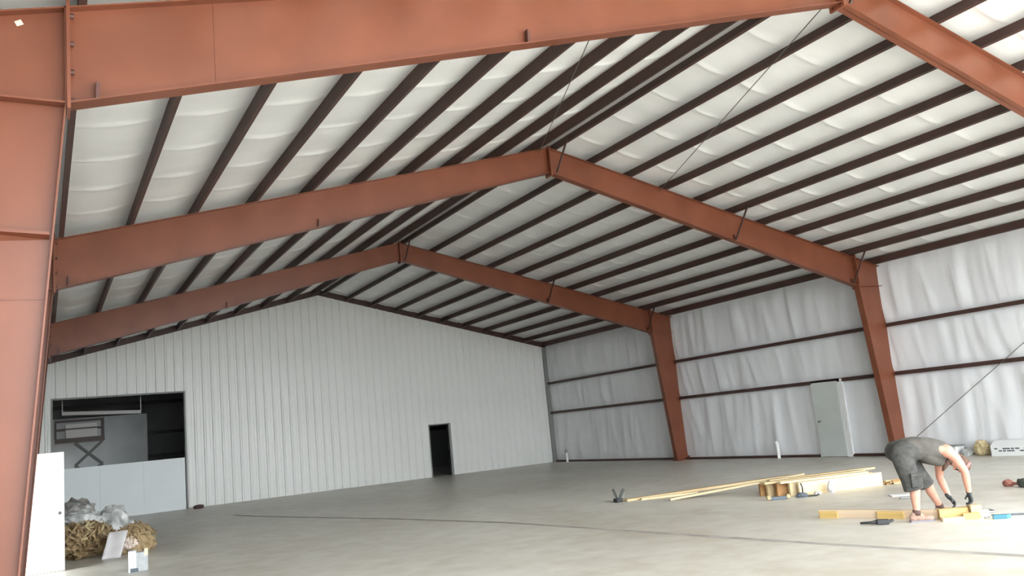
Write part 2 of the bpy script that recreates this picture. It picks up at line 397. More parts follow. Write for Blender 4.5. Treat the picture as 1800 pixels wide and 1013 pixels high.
# ================================================================== STEEL
def colx(z): return 9.61-(9.61-9.21)*z/4.45      # inner face of a column
XO = W+0.07
def make_frame(Y, label):
    e = tag(empty('portal_frame', (0, Y, 0)), label, 'steel frame', 'red portal frames')
    fwid = 0.085; t = 0.012
    zk = rafb(9.21)
    for s in (-1, 1):
        # tapered column: web, inner and outer flanges
        mb = MB(); top = roofz(XO)
        web = [(s*9.61, 0.02), (s*XO, 0.02), (s*XO, roofz(XO)), (s*9.21, roofz(9.21)), (s*9.21, 4.45)]
        mb.prism(web, 'y', Y-0.006, Y+0.006)
        mb.prism([(s*9.61, 0.02), (s*(9.61+t), 0.02), (s*(9.21+t), 4.45), (s*(9.21+t), roofz(9.21)), (s*9.21, roofz(9.21)), (s*9.21, 4.45)], 'y', Y-fwid, Y+fwid)
        mb.prism([(s*(XO-t), 0.02), (s*XO, 0.02), (s*XO, roofz(XO)), (s*(XO-t), roofz(XO))], 'y', Y-fwid, Y+fwid)
        mb.prism([(s*9.21, roofz(9.21)-t), (s*9.21, roofz(9.21)), (s*XO, roofz(XO)), (s*XO, roofz(XO)-t)], 'y', Y-fwid, Y+fwid)
        c = mb.build('column', 'red_primer', e)
        mb = MB(); mb.box((min(s*9.55, s*(XO+0.0)), Y-0.13, 0.0), (max(s*9.55, s*(XO+0.0)), Y+0.13, 0.02)); mb.build('base_plate', 'red_primer', c)
        # horizontal stiffener at the knee
        mb = MB(); mb.prism([(s*(9.21+t), zk-0.005), (s*(XO-t), zk-0.005+0.01), (s*(XO-t), zk+0.02), (s*(9.21+t), zk+0.01)], 'y', Y-0.10, Y+0.10)
        mb.build('stiffener', 'red_primer', c)
        # rafter: web and flanges
        xa, xb = s*(9.21-0.02), s*0.012
        mb = MB()
        mb.prism([(xa, rafb(xa)), (xb, rafb(xb)), (xb, roofz(xb)), (xa, roofz(xa))], 'y', Y-0.006, Y+0.006)
        mb.prism([(xa, rafb(xa)), (xb, rafb(xb)), (xb, rafb(xb)+t), (xa, rafb(xa)+t)], 'y', Y-fwid, Y+fwid)
        mb.prism([(xa, roofz(xa)-t), (xb, roofz(xb)-t), (xb, roofz(xb)), (xa, roofz(xa))], 'y', Y-fwid, Y+fwid)
        r = mb.build('rafter', 'red_primer', e)
        k0, k1 = sorted((s*9.21, s*9.185)); MB().box((k0, Y-0.12, zk-0.05), (k1, Y+0.12, roofz(9.2)+0.09)).build('end_plate', 'red_primer', r)
        k0, k1 = sorted((s*0.0, s*0.018)); MB().box((k0, Y-0.12, rafb(0)-0.07), (k1, Y+0.12, HR+0.02)).build('end_plate', 'red_primer', r)
        # bolts at the knee plate and at the ridge plate
        bolt = None
        for (bx, zlo, zhi) in ((s*9.185, zk+0.03, roofz(9.2)-0.07), (s*0.018, rafb(0)-0.02, HR-0.10)):
            for i in range(4):
                z = zlo+(zhi-zlo)*i/3
                for dy in (-0.065, 0.065):
                    if bolt is None:
                        m = MB().tube([(bx, Y+dy, z), (bx-s*0.028, Y+dy, z)], 0.021, 6); bolt = m.build('bolt', 'dark_bolt', r); bo = Vector((bx, Y+dy, z)); bm0 = WM[bolt].copy()
                    else:
                        dup(bolt, r, Matrix.Translation(Vector((bx, Y+dy, z))-bo) @ bm0)
        # flange braces and web clips
        for k in (0, 5, 9):
            x = s*(PUR[k]-0.06)
            sg = -1 if s > 0 else 1
            if k: MB().prism([(x-0.012, rafb(x)+0.01), (x+0.012, rafb(x)+0.01), (x+0.02, rafb(x)+0.13), (x-0.004, rafb(x)+0.16)], 'y', Y-0.07, Y-0.006).build('clip', 'dark_bolt', r)
            MB().bar((x, Y+sg*0.10, rafb(x)+0.03), (x, Y+sg*0.62, roofz(x)+0.06), 0.032, 0.032).build('flange_brace', 'brown_primer', r)
    return e
fr1 = make_frame(F1, 'nearest red steel portal frame, its column filling the left edge')
fr2 = make_frame(F2, 'red steel portal frame whose right column stands behind the bending man')
fr3 = make_frame(F3, 'farthest red steel portal frame, smallest, nearest the ribbed far wall')
# details on the near column: web seam, slanting bracket, tag
c1 = [o for o in fr1.children if o.name.startswith('column')][0]
MB().box((-XO+0.02, F1-0.012, 2.96), (-9.35, F1-0.006, 2.978)).build('weld_seam', 'red_primer', c1)
mb = MB()
mb.add([(-9.33, F1-0.006, 3.405), (-XO+0.02, F1-0.006, 3.36), (-XO+0.02, F1-0.10, 3.46), (-9.33, F1-0.10, 3.42),
        (-9.33, F1-0.006, 3.425), (-XO+0.02, F1-0.006, 3.39), (-XO+0.02, F1-0.10, 3.49), (-9.33, F1-0.10, 3.44)],
       [(0, 1, 2, 3), (4, 7, 6, 5), (0, 4, 5, 1), (1, 5, 6, 2), (2, 6, 7, 3), (3, 7, 4, 0)])
mb.build('bracket', 'red_primer', c1)
r1 = [o for o in fr1.children if o.name.startswith('rafter')][0]
MB().prism([(-8.12, rafb(8.12)+0.015), (-8.105, rafb(8.1)+0.015), (-8.105, roofz(8.1)-0.015), (-8.12, roofz(8.12)-0.015)], 'y', F1-0.010, F1-0.006).build('weld_seam', 'red_primer', r1)
mt = Matrix.Translation((-9.52, F1-0.008, 5.07)) @ Matrix.Rotation(-0.5, 4, 'Y')
tag(MB().box((-0.024, -0.003, -0.020), (0.024, 0.0, 0.020), mt).build('sticker', 'cream', c1), 'small square cream sticker')

# roof purlins (Z sections), eave struts
ORD = ['first', 'second', 'third', 'fourth', 'fifth', 'sixth', 'seventh', 'eighth', 'ninth', 'tenth', 'eleventh']
def zsec(s, x, ya, yb, h=0.2, fl_=0.062, t=0.008):
    tv = Vector((s*math.cos(ANG), 0, -math.sin(ANG))); nv = Vector((s*math.sin(ANG), 0, math.cos(ANG)))
    o = Vector((s*x, 0, roofz(x)))
    f = -s*fl_; tt = -s*t      # bottom flanges all turn the same way
    prof = [(0, 0.003), (f, 0.003), (f, 0.003+t), (tt, 0.003+t), (tt, h), (-f, h), (-f, h-t), (0, h-t)]
    pts = [o+tv*a+nv*b for a, b in prof]
    mb = MB(); n = len(pts)
    mb.add([q+Vector((0, ya, 0)) for q in pts]+[q+Vector((0, yb, 0)) for q in pts],
           [(0, 1, 2, 3), (0, 3, 4, 7), (4, 5, 6, 7), (n, n+3, n+2, n+1), (n, n+7, n+4, n+3), (n+4, n+7, n+6, n+5)]+[(i, (i+1) % n, n+(i+1) % n, n+i) for i in range(n)])
    return mb
for s, side in ((-1, 'left'), (1, 'right')):
    for k in range(10):
        o = zsec(s, PUR[k], Y0, YE-0.058).build('roof_purlin', 'brown_primer')
        lab = 'dark brown roof purlin nearest the ridge on the %s slope' % side if k == 0 else 'dark brown roof purlin, %s down from the ridge on the %s slope' % (ORD[k], side)
        tag(o, lab, 'purlin', 'roof purlins')
    zt = roofz(9.97)
    x0, x1 = s*9.975, s*10.075
    mb = MB()
    mb.prism([(x0, zt+0.004), (x1, zt+0.004), (x1, zt+0.155), (x0, zt+0.18)], 'y', Y0, YE-0.1)
    tag(mb.build('eave_strut', 'brown_primer'), 'dark brown eave strut along the top of the %s wall' % side, 'eave strut', 'eave struts')
    bays = [(Y0, F1), (F1, F2), (F2, F3), (F3, YE-0.1)]
    nm = ['beside the camera before the nearest frame', 'between the nearest and second frames', 'between the second and third frames', 'between the third frame and the far wall']
    for z, hh in ((G1, 'lower'), (G2, 'upper')):
        for (a, b), w in zip(bays, nm):
            if s > 0 and a == Y0: continue      # assumed overhead doorway here, out of view, added to let daylight in
            a2 = a+0.12; b2 = b-0.12 if b < YE-1 else b
            mb = MB(); xi, xm, xo = s*(W-0.10), s*(W-0.09), s*(W+0.06)
            mb.prism([(xi, z-0.055), (xm, z-0.055), (xm, z+0.035), (xo, z+0.035), (xo, z+0.045), (xi, z+0.045)], 'y', a2, b2)
            tag(mb.build('wall_girt', 'brown_primer'), '%s dark brown girt on the %s wall %s' % (hh, side, w), 'girt', 'wall girts')

# bracing cables
def cable(a, b, label): 
    tag(MB().tube([a, b], 0.008, 6).build('brace_cable', 'cable'), label, 'cable', 'bracing cables')
cable((0.30, F1, roofz(0.3)-0.06), (2.95, F2, roofz(2.95)-0.06), 'thin roof bracing cable slanting across the right slope')
cable((-3.80, F1, roofz(3.8)-0.06), (-0.2, F2, roofz(0.2)-0.06), 'thin roof bracing cable slanting across the left slope')
cable((W-0.13, F1+0.1, 4.95), (W-0.13, F2-0.1, 0.24), 'thin diagonal bracing cable across the right wall beside the man')

# ================================================================== DOORS
d1 = tag(empty('door_1', (W-0.02, 16.3, 0)), 'closed pale grey walk door in the right wall', None, None, 'structure')
MB().box((W-0.12, 15.93, 0.01), (W-0.07, 16.82, 2.10)).build('leaf', 'door_grey', d1, bevel=0.005)
mb = MB(); mb.box((W-0.10, 15.80, 0), (W+0.02, 15.92, 2.10)); mb.box((W-0.10, 16.83, 0), (W+0.02, 16.87, 2.14)); mb.box((W-0.10, 15.80, 2.105), (W+0.02, 16.87, 2.14))
mb.build('door_frame', 'door_white', d1)
mb = MB(); mb.ball((W-0.17, 16.70, 1.0), (0.03, 0.035, 0.035), 10); mb.tube([(W-0.17, 16.70, 1.0), (W-0.11, 16.70, 1.0)], 0.014, 8); mb.bar((W-0.17, 16.70, 1.0), (W-0.17, 16.60, 1.02), 0.02)
mb.build('handle', 'cable', d1, smooth=True)
mb = MB(); n = 14
for i in range(n):
    z = 0.05+i*0.15; o = 0.03*noise.noise(Vector((i*0.9, 0, 2)))
    mb.box((W-0.115, 15.74+o, z), (W-0.102, 15.82+o*0.5, z+0.15))
mb.build('vinyl_flap', 'white_vinyl', d1)

d3 = tag(empty('door_3', (-W, 16.7, 0)), 'open white walk door swung in from the left wall', None, None, 'structure')
MB().box((-10.02, DY1+0.02, 0.012), (-9.025, DY1+0.066, 2.06)).build('leaf', 'door_white', d3, bevel=0.004)
mb = MB(); mb.box((-W-0.18, DY1, 0), (-W+0.02, DY1+0.05, DZ)); mb.box((-W-0.18, DY0-0.05, 0), (-W+0.02, DY0, DZ)); mb.box((-W-0.18, DY0-0.05, DZ), (-W+0.02, DY1+0.05, DZ+0.05))
mb.build('door_frame', 'grey_trim', d3)
mb = MB(); mb.ball((-9.10, DY1-0.045, 1.0), 0.03, 10); mb.tube([(-9.10, DY1-0.04, 1.0), (-9.10, DY1+0.03, 1.0)], 0.012, 8); mb.ball((-9.10, DY1+0.125, 1.0), 0.03, 10); mb.tube([(-9.10, DY1+0.12, 1.0), (-9.10, DY1+0.05, 1.0)], 0.012, 8)
mb.build('handle', 'cable', d3, smooth=True)

# smooth sheet over the lower half of the big opening
sh = tag(empty('closing_sheet', (-7.0, YE, 0)), 'smooth white sheet closing the lower half of the far opening', 'panel')
for i in range(3):
    a = OPX0+0.03+i*1.325; MB().box((a, YE-0.075, 0.0), (a+1.321, YE-0.052, 1.745)).build('sheet_panel', 'white_sheet', sh)

# ================================================================== BEHIND THE OPENING
t = tag(empty('scissor_lift', (-7.9, YE+2.7, 0)), 'scissor lift standing in the room beyond the far opening', 'lift')
LY = YE+2.7
MB().box((-8.45, LY-0.42, 0.12), (-7.3, LY+0.42, 0.55)).build('chassis', 'lift_metal', t, bevel=0.02)
for x in (-8.2, -7.55):
    for y in (LY-0.40, LY+0.40):
        MB().tube([(x, y-0.06, 0.17), (x, y+0.06, 0.17)], 0.17, 16).build('wheel', 'black', t)
zb = [0.55, 1.15, 1.82, 2.62]
for k in range(3):
    for y in (LY-0.34, LY+0.34):
        MB().bar((-8.32, y, zb[k]), (-7.45, y, zb[k+1]), 0.05, 0.085).build('scissor_arm', 'lift_metal', t)
        MB().bar((-7.45, y+0.05, zb[k]), (-8.32, y+0.05, zb[k+1]), 0.05, 0.085).build('scissor_arm', 'lift_metal', t)
MB().box((-8.95, LY-0.42, 2.64), (-7.38, LY+0.42, 2.80)).build('platform', 'lift_brown', t)
rl = MB()
for y in (LY-0.40, LY+0.40):
    for z in (3.12, 3.42): rl.bar((-8.93, y, z), (-7.42, y, z), 0.05)
    for x in (-8.93, -7.42): rl.bar((x, y, 2.8), (x, y, 3.45), 0.06)
for x in (-8.93, -7.42):
    for z in (3.12, 3.42): rl.bar((x, LY-0.4, z), (x, LY+0.4, z), 0.05)
rl.build('guard_rail', 'lift_brown', t)
tag(MB().box((-8.62, LY-0.30, 2.80), (-7.6, LY+0.25, 3.30)).build('crate', 'lift_rail', bevel=0.02), 'pale brown crate riding on the scissor lift platform', 'crate')
mb = MB(); mb.bar((-8.72, YE+2.0, 3.66), (-6.2, YE+2.0, 3.54), 0.06, 0.12); mb.bar((-8.72, YE+2.0, 3.60), (-8.72, YE+2.0, 5.2), 0.03); mb.bar((-6.2, YE+2.0, 3.5), (-6.2, YE+2.0, 5.2), 0.03)
tag(mb.build('hanging_rail', 'lift_rail'), 'pale horizontal rail hanging in the opening above the scissor lift', 'rail')
tag(MB().box((-9.95, YE+4.9, 0), (-5.7, YE+4.98, 3.62)).build('partition_panel', 'grey_board', bevel=0.01), 'wide flat grey partition standing behind the scissor lift', 'panel')
for z, hh in ((1.95, 'low'), (2.95, 'middle'), (4.3, 'high')):
    tag(MB().bar((-9.9, BY-0.08, z), (9.9, BY-0.08, z), 0.14, 0.14).build('back_girt', 'black'), '%s black girt on the dim wall beyond the opening' % hh, 'girt', 'girts of the room beyond')

# ================================================================== PIPES AT THE RIGHT WALL
for y, lab in ((30.04, 'white pipe stub with dark cap near the far right corner'), (18.33, 'white pipe stub by the right wall left of grey door')):
    t = tag(empty('pipe_stub', (W-0.22, y, 0)), lab, 'pipe', 'pipe stubs')
    MB().tube([(W-0.22, y, 0), (W-0.22, y, 0.40)], 0.05, 12).build('pipe', 'pvc', t, smooth=False)
    MB().tube([(W-0.22, y, 0.38), (W-0.22, y+0.03, 0.50)], [0.058, 0.05], 12).build('cap', 'grey_trim' if y > 20 else 'pvc', t)

# ================================================================== LUMBER
def board(a, b, wd, th, material, label, z=0.0, z2=None, group=None, name='plank', edge=False):
    """plank lying from floor point a to b, its base at z (z2 at b)"""
    a = Vector((a[0], a[1], z)); b = Vector((b[0], b[1], z if z2 is None else z2))
    d = b-a; L = d.length; ang = math.atan2(d.y, d.x); pit = -math.asin(d.z/L)
    m = Matrix.Translation(a) @ Matrix.Rotation(ang, 4, 'Z') @ Matrix.Rotation(pit, 4, 'Y')
    mb = MB().box((0, -wd/2, 0), (L, wd/2, th))
    me_m = m
    o = mb.build(name, material)      # built along x so the grain runs with it
    lo = WM[o]; o.matrix_local = m @ lo; WM[o] = m @ lo
    md = o.modifiers.new('bevel', 'BEVEL'); md.width = 0.004; md.segments = 1
    return tag(o, label, 'plank', group)
A = Vector((2.5, 10.95)); U = Vector((0.962, -0.273)); V = Vector((0.273, 0.962))
ends = [0.0, 0.12, -0.10, 0.05, -0.28, -0.12, 0.02, -0.35, -0.2, -0.42, -0.15, -0.3]
off = 0.0
for i, e_ in enumerate(ends):
    th = 0.075 if i % 3 else 0.06
    a = A+V*(off+th/2)+U*e_; b = A+V*(off+th/2)+U*(1.74-0.04*(i % 4) if i else 1.74)
    h = 0.235-0.01*(i % 2)
    if i == 0: lab = 'pale front plank on edge, facing the camera, of the lumber stack'
    elif i == len(ends)-1: lab = 'rearmost plank on edge of the lumber stack'
    else: lab = ORD[i]+' plank on edge, counted from the front face of the lumber stack'
    m = 'pine_pale' if i in (0, 2, 6) else ('wood_brown' if i in (1, 3, 4, 5, 8, 9) else 'pine')
    board(a, b, th-0.004, h, m, lab, group='planks on edge in the lumber stack')
    off += th
Wd = off
# flat planks on top and long boards running out to the left
board(A+V*0.16+U*(-0.3), A+V*0.10+U*1.5, 0.14, 0.038, 'pine_pale', 'flat plank lying on top of the stack, nearest the camera', z=0.237)
board(A+V*0.40+U*(-0.5), A+V*0.45+U*1.66, 0.19, 0.038, 'pine', 'wide flat plank lying on top of the stack, middle one', z=0.237)
board(A+V*0.70+U*(-0.2), A+V*0.72+U*2.1, 0.14, 0.038, 'pine', 'flat plank on top of the stack, overhanging its right end', z=0.237)
board((1.36, 13.2), (3.55, 11.75), 0.14, 0.04, 'pine_pale', 'long pale board running from the floor onto the stack', z=0.0, z2=0.245)
board((0.97, 14.15), (5.35, 13.75), 0.16, 0.045, 'pine', 'longest thin board on the floor beyond the stack, dark tool at its end', z=0.0)
board((1.22, 13.95), (2.35, 13.52), 0.09, 0.04, 'pine_pale', 'short pale offcut lying beside the long thin boards', z=0.0)
# piece being worked on by the man
MG = Vector((0.58, 7.21, 0)); AX = Vector((math.cos(YAW), -math.sin(YAW), 0)); AY = Vector((math.sin(YAW), math.cos(YAW), 0))
def P(x, y, z): return MG+AX*x+AY*y+Vector((0, 0, z))
def wb(x0, y0, x1, y1, w, h, m, lab, z=0.0, name='wood_block'):
    a, b_ = P(x0, y0, 0), P(x1, y1, 0); return board((a.x, a.y), (b_.x, b_.y), w, h, m, lab, z=z, name=name)
board((0.46, 8.76), (0.935, 7.05), 0.085, 0.115, 'pine_pink', 'long pinkish board lying behind the near foot of the man', z=0.0, name='work_plank')
q0 = Vector((0.46, 8.76)); qd = (Vector((0.935, 7.05))-q0).normalized(); qn = Vector((qd.y, -qd.x))
if qn.x > 0: qn = -qn
for t0, t1, lab in ((0.03, 0.30, 'yellow block at the far left end of the work board'), (0.86, 1.22, 'yellow block against the middle of the work board')):
    a_ = q0+qd*t0+qn*0.066; b_ = q0+qd*t1+qn*0.066
    board(a_, b_, 0.04, 0.10, 'pine_yellow', lab, name='wood_block')
wb(0.245, 0.035, 0.60, -0.02, 0.09, 0.135, 'pine_yellow', 'yellow timber lying just left of the gloved hands')
wb(0.605, -0.05, 0.735, -0.07, 0.15, 0.165, 'pine', 'upright yellow block gripped by the right glove')
wb(0.42, 0.22, 0.72, 0.17, 0.10, 0.115, 'pine_pink', 'board under the left glove behind the yellow timber')
wb(0.20, -0.12, 0.46, -0.16, 0.10, 0.045, 'pine_pale', 'short pale offcut nearest the camera in the work pile')
wb(0.47, -0.13, 0.66, -0.19, 0.08, 0.08, 'pine_yellow', 'small yellow offcut right of the short pale one')
wb(0.76, -0.03, 0.85, -0.06, 0.09, 0.085, 'cream', 'cream block at the right end of the work pile')

# ================================================================== MAN
MROT = Matrix((( AX.x, AY.x, 0), (AX.y, AY.y, 0), (0, 0, 1)))
man = tag(empty('person', tuple(MG), -YAW), 'man bending over boards in grey sleeveless shirt, cargo shorts and black gloves', 'person')
def limb(mb, pts, n=14):
    """tapered limb: list of (point, radius); rounded at the joints"""
    mb.tube([q for q, r in pts], [r for q, r in pts], n)
    for q, r in pts: mb.ball(q, r*0.99, n)
def dirmat(d, upv):
    d = d.normalized(); s = upv.cross(d).normalized(); u = d.cross(s)
    return Matrix(((d.x, s.x, u.x), (d.y, s.y, u.y), (d.z, s.z, u.z)))
# joints (x forward, y away from the camera, z up)
ank_n, kne_n, hip_n = P(-0.045, 0.02, 0.09), P(0.01, 0.03, 0.475), P(-0.075, 0.06, 0.87)
ank_f, kne_f, hip_f = P(0.47, 0.42, 0.085), P(0.30, 0.33, 0.46), P(0.03, 0.28, 0.87)
pel, wai, che, nek = P(-0.04, 0.17, 0.905), P(0.15, 0.17, 0.935), P(0.40, 0.165, 0.90), P(0.585, 0.165, 0.825)
sh_n, el_n, wr_n = P(0.47, -0.03, 0.865), P(0.61, -0.11, 0.60), P(0.640, -0.06, 0.318)
sh_f, el_f, wr_f = P(0.53, 0.345, 0.80), P(0.515, 0.40, 0.50), P(0.535, 0.27, 0.245)
# head: crown points forward and down
hc = P(0.70, 0.165, 0.685); hd = (P(0.80, 0.165, 0.575)-P(0.60, 0.165, 0.795)).normalized()   # from neck to crown
face = (-AX*0.72-Vector((0, 0, 0.69))).normalized()                                             # where the face looks
face = (face-hd*face.dot(hd)).normalized()
HM = dirmat(hd, face)           # columns: crown axis, side axis, face axis
def H(c, s, f): return hc+HM @ Vector((c, s, f))
b = MB()
limb(b, [(hip_n, 0.105), (kne_n.lerp(hip_n, 0.5), 0.088), (kne_n, 0.062)])
limb(b, [(kne_n, 0.062), (kne_n.lerp(ank_n, 0.35)-AX*0.012, 0.064), (kne_n.lerp(ank_n, 0.75), 0.046), (ank_n, 0.040)])
limb(b, [(ank_n, 0.040), (P(0.06, 0.02, 0.05), 0.036)])
limb(b, [(hip_f, 0.105), (kne_f.lerp(hip_f, 0.5), 0.088), (kne_f, 0.062)])
limb(b, [(kne_f, 0.062), (kne_f.lerp(ank_f, 0.35)-AX*0.012, 0.062), (kne_f.lerp(ank_f, 0.75), 0.046), (ank_f, 0.040)])
limb(b, [(ank_f, 0.040), (P(0.57, 0.41, 0.05), 0.036)])
for y in (0.09, 0.17, 0.25):
    limb(b, [(P(-0.04, y, 0.90), 0.125), (P(0.15, y, 0.925), 0.12), (P(0.40, y*0.9+0.017, 0.885), 0.125)])
limb(b, [(sh_n, 0.085), (che, 0.11), (sh_f, 0.085)])
limb(b, [(che, 0.10), (nek, 0.070), (hc-hd*0.06, 0.062)])
limb(b, [(P(0.37, -0.01, 0.90), 0.060), (sh_n, 0.076), (sh_n.lerp(el_n, 0.35)+AX*0.03, 0.063), (sh_n.lerp(el_n, 0.7)+AX*0.015, 0.054), (el_n, 0.047)])
limb(b, [(el_n, 0.047), (el_n.lerp(wr_n, 0.3), 0.050), (wr_n, 0.032)])
limb(b, [(sh_f, 0.076), (sh_f.lerp(el_f, 0.5), 0.058), (el_f, 0.046)])
limb(b, [(el_f, 0.046), (el_f.lerp(wr_f, 0.3), 0.050), (wr_f, 0.032)])
b.ball(H(0.02, 0, 0), (0.122, 0.078, 0.098), 20, HM)          # skull
b.ball(H(-0.055, 0, 0.030), (0.072, 0.060, 0.070), 16, HM)    # jaw
b.ball(H(-0.115, 0, 0.062), (0.024, 0.028, 0.026), 12, HM)    # chin
limb(b, [(H(0.028, 0, 0.096), 0.010), (H(-0.010, 0, 0.116), 0.015)], 10)   # nose
b.ball(H(0.045, 0, 0.088), (0.012, 0.055, 0.014), 12, HM)     # brow
for s in (-1, 1): b.ball(H(-0.005, s*0.080, -0.005), (0.032, 0.013, 0.020), 12, HM)   # ears
body = b.build('body', 'skin', man, smooth=True, remesh=0.010, smoothit=3)
for s in (-1, 1):
    MB().ball(H(0.018, s*0.032, 0.088), 0.013, 10).build('eye', 'eye_white', body, smooth=True)
MB().ball(H(-0.068, 0, 0.098), (0.007, 0.026, 0.009), 10, HM).build('mouth', 'lip', body, smooth=True)
# hair, beard, headband
hb = MB(); hb.ball(H(0.040, 0, -0.014), (0.114, 0.086, 0.098), 20, HM); hb.ball(H(-0.02, 0, -0.055), (0.085, 0.070, 0.052), 14, HM)
hb.build('hair', 'hair', man, smooth=True)
bd = MB(); bd.ball(H(-0.105, 0, 0.070), (0.050, 0.046, 0.044), 14, HM); limb(bd, [(H(-0.12, 0, 0.085), 0.036), (H(-0.115, 0, 0.165), 0.030), (H(-0.10, 0, 0.225), 0.016)], 10)
bd.build('beard', 'hair', man, smooth=True)
gl = MB()
for s in (-1, 1):
    gl.ball(H(0.018, s*0.036, 0.100), (0.019, 0.026, 0.008), 10, HM); gl.bar(H(0.02, s*0.062, 0.092), H(0.01, s*0.088, 0.0), 0.006, 0.008)
gl.bar(H(0.02, -0.012, 0.106), H(0.02, 0.012, 0.106), 0.006)
gl.build('glasses', 'black', man, smooth=True)
hbnd = MB()
for i in range(24):
    t0, t1 = 2*math.pi*i/24, 2*math.pi*(i+1)/24
    hbnd.bar(H(0.075, 0.080*math.cos(t0), -0.004+0.094*math.sin(t0)), H(0.075, 0.080*math.cos(t1), -0.004+0.094*math.sin(t1)), 0.032, 0.014, tuple(HM @ Vector((0, math.cos(t0), math.sin(t0)))))
hbnd.build('headband', 'skin_red', man)
# shirt
sb = MB()
for y in (0.075, 0.17, 0.265):
    limb(sb, [(P(0.04, y, 0.925), 0.145), (P(0.17, y, 0.930), 0.150), (P(0.30, y*0.95+0.008, 0.905), 0.152), (P(0.41, y*0.9+0.017, 0.878), 0.140)], 16)
limb(sb, [(P(0.38, 0.06, 0.895), 0.125), (P(0.47, 0.165, 0.865), 0.118), (P(0.42, 0.28, 0.87), 0.125)], 16)
limb(sb, [(P(0.46, 0.165, 0.87), 0.10), (P(0.545, 0.165, 0.835), 0.085)], 16)
limb(sb, [(P(0.24, 0.06, 0.83), 0.11), (P(0.40, 0.10, 0.75), 0.085)], 14)
limb(sb, [(P(0.24, 0.28, 0.83), 0.11), (P(0.42, 0.24, 0.75), 0.085)], 14)
sb.build('shirt', 'shirt', man, smooth=True, remesh=0.014, smoothit=4)
# cargo shorts
cb = MB()
for y in (0.06, 0.17, 0.28):
    limb(cb, [(P(-0.06, y, 0.90), 0.148), (P(0.05, y, 0.905), 0.142)], 16)
def leg_cloth(mb, a, b_, r0, r1, n=16):
    mb.tube([a, a.lerp(b_, 0.35), a.lerp(b_, 0.7), b_], [r0, (r0*0.6+r1*0.4), r1*1.0, r1*1.04], n); mb.ball(a, r0, n)
leg_cloth(cb, hip_n+AX*-0.02, P(-0.022, 0.03, 0.405), 0.142, 0.118)
leg_cloth(cb, hip_f, P(0.285, 0.33, 0.415), 0.142, 0.112)
cb.build('shorts', 'shorts', man, smooth=True, remesh=0.013, smoothit=2)
sp = MB(); m4 = Matrix.Translation(P(-0.02, -0.103, 0.54)) @ MROT.to_4x4() @ Matrix.Rotation(0.10, 4, 'X')
sp.box((-0.075, -0.012, -0.085), (0.075, 0.03, 0.075), m4); sp.box((-0.08, -0.02, 0.05), (0.08, 0.03, 0.09), m4)
sp.build('cargo_pocket', 'shorts', man, bevel=0.008)
# shoes and socks
def shoe(foot, ang, nm):
    m = Matrix.Translation(foot) @ MROT.to_4x4() @ Matrix.Rotation(ang, 4, 'Z')
    s = MB(); R3 = m.to_3x3()
    s.ball(m @ Vector((-0.055, 0, 0.055)), (0.055, 0.040, 0.052), 14, R3); s.ball(m @ Vector((0.03, 0, 0.050)), (0.085, 0.043, 0.045), 14, R3)
    s.ball(m @ Vector((0.125, 0.0, 0.042)), (0.075, 0.049, 0.036), 14, R3); s.ball(m @ Vector((-0.03, 0, 0.09)), (0.055, 0.045, 0.045), 14, R3)
    so = s.build('shoe', 'shoe', man, smooth=True, remesh=0.008, smoothit=2)
    out = [(-0.115, 0), (-0.10, 0.035), (-0.03, 0.040), (0.06, 0.045), (0.13, 0.052), (0.185, 0.035), (0.205, 0), (0.185, -0.035), (0.13, -0.052), (0.06, -0.045), (-0.03, -0.040), (-0.10, -0.035)]
    MB().prism(out, 'z', 0.0, 0.026, m).build('sole', 'sole', so)
    lc = MB()
    for k in range(4): lc.bar(m @ Vector((0.03+k*0.022, -0.028, 0.095-k*0.006)), m @ Vector((0.03+k*0.022, 0.028, 0.095-k*0.006)), 0.008)
    lc.build('laces', 'shoe_red', so)
shoe(P(-0.035, 0.02, 0.0), -0.12, 'n'); shoe(P(0.48, 0.42, 0.0), 0.1, 'f')
for an, kn in ((ank_n, kne_n), (ank_f, kne_f)):
    MB().tube([an-Vector((0, 0, 0.005)), an.lerp(kn, 0.16)], [0.052, 0.050], 14).build('sock', 'shoe_dark', man, smooth=True)
# gloved hands with five fingers closing on the timber
def hand(wr, palm_to, side, nm):
    d = (palm_to-wr).normalized(); s = AY.copy(); s = (s-d*s.dot(d)).normalized(); pn = d.cross(s).normalized()   # pn: palm normal
    if pn.dot(AX) > 0: pn = -pn
    h = MB(); L = 0.095
    limb(h, [(wr-d*0.035, 0.034), (wr+d*0.01, 0.033)], 12)
    for k in (-1, -0.33, 0.33, 1): limb(h, [(wr+d*0.01+s*k*0.014, 0.020), (wr+d*L+s*k*0.030, 0.016)], 10)
    lens = [0.030, 0.036, 0.039, 0.034]
    for k, (u, l) in enumerate(zip((-1, -0.33, 0.33, 1), lens)):
        q0 = wr+d*L+s*u*0.031
        q1 = q0+(d*0.85+pn*0.45+s*u*0.10).normalized()*l
        q2 = q1+(d*0.35+pn*0.9).normalized()*l*0.75
        q3 = q2+(-d*0.25+pn*0.95).normalized()*l*0.55
        limb(h, [(q0, 0.0115), (q1, 0.0105), (q2, 0.0095), (q3, 0.0085)], 8)
    t0 = wr+d*0.03+s*side*0.028+pn*0.008; t1 = t0+(d*0.6+s*side*0.75+pn*0.25).normalized()*0.042; t2 = t1+(d*0.75+s*side*0.05+pn*0.65).normalized()*0.032
    limb(h, [(t0, 0.016), (t1, 0.0125), (t2, 0.0105)], 8)
    h.build('glove', 'glove', man, smooth=True, remesh=0.0045, smoothit=2)
hand(wr_n, P(0.655, -0.06, 0.17), 1, 'n')
hand(wr_f, P(0.590, 0.20, 0.12), -1, 'f')

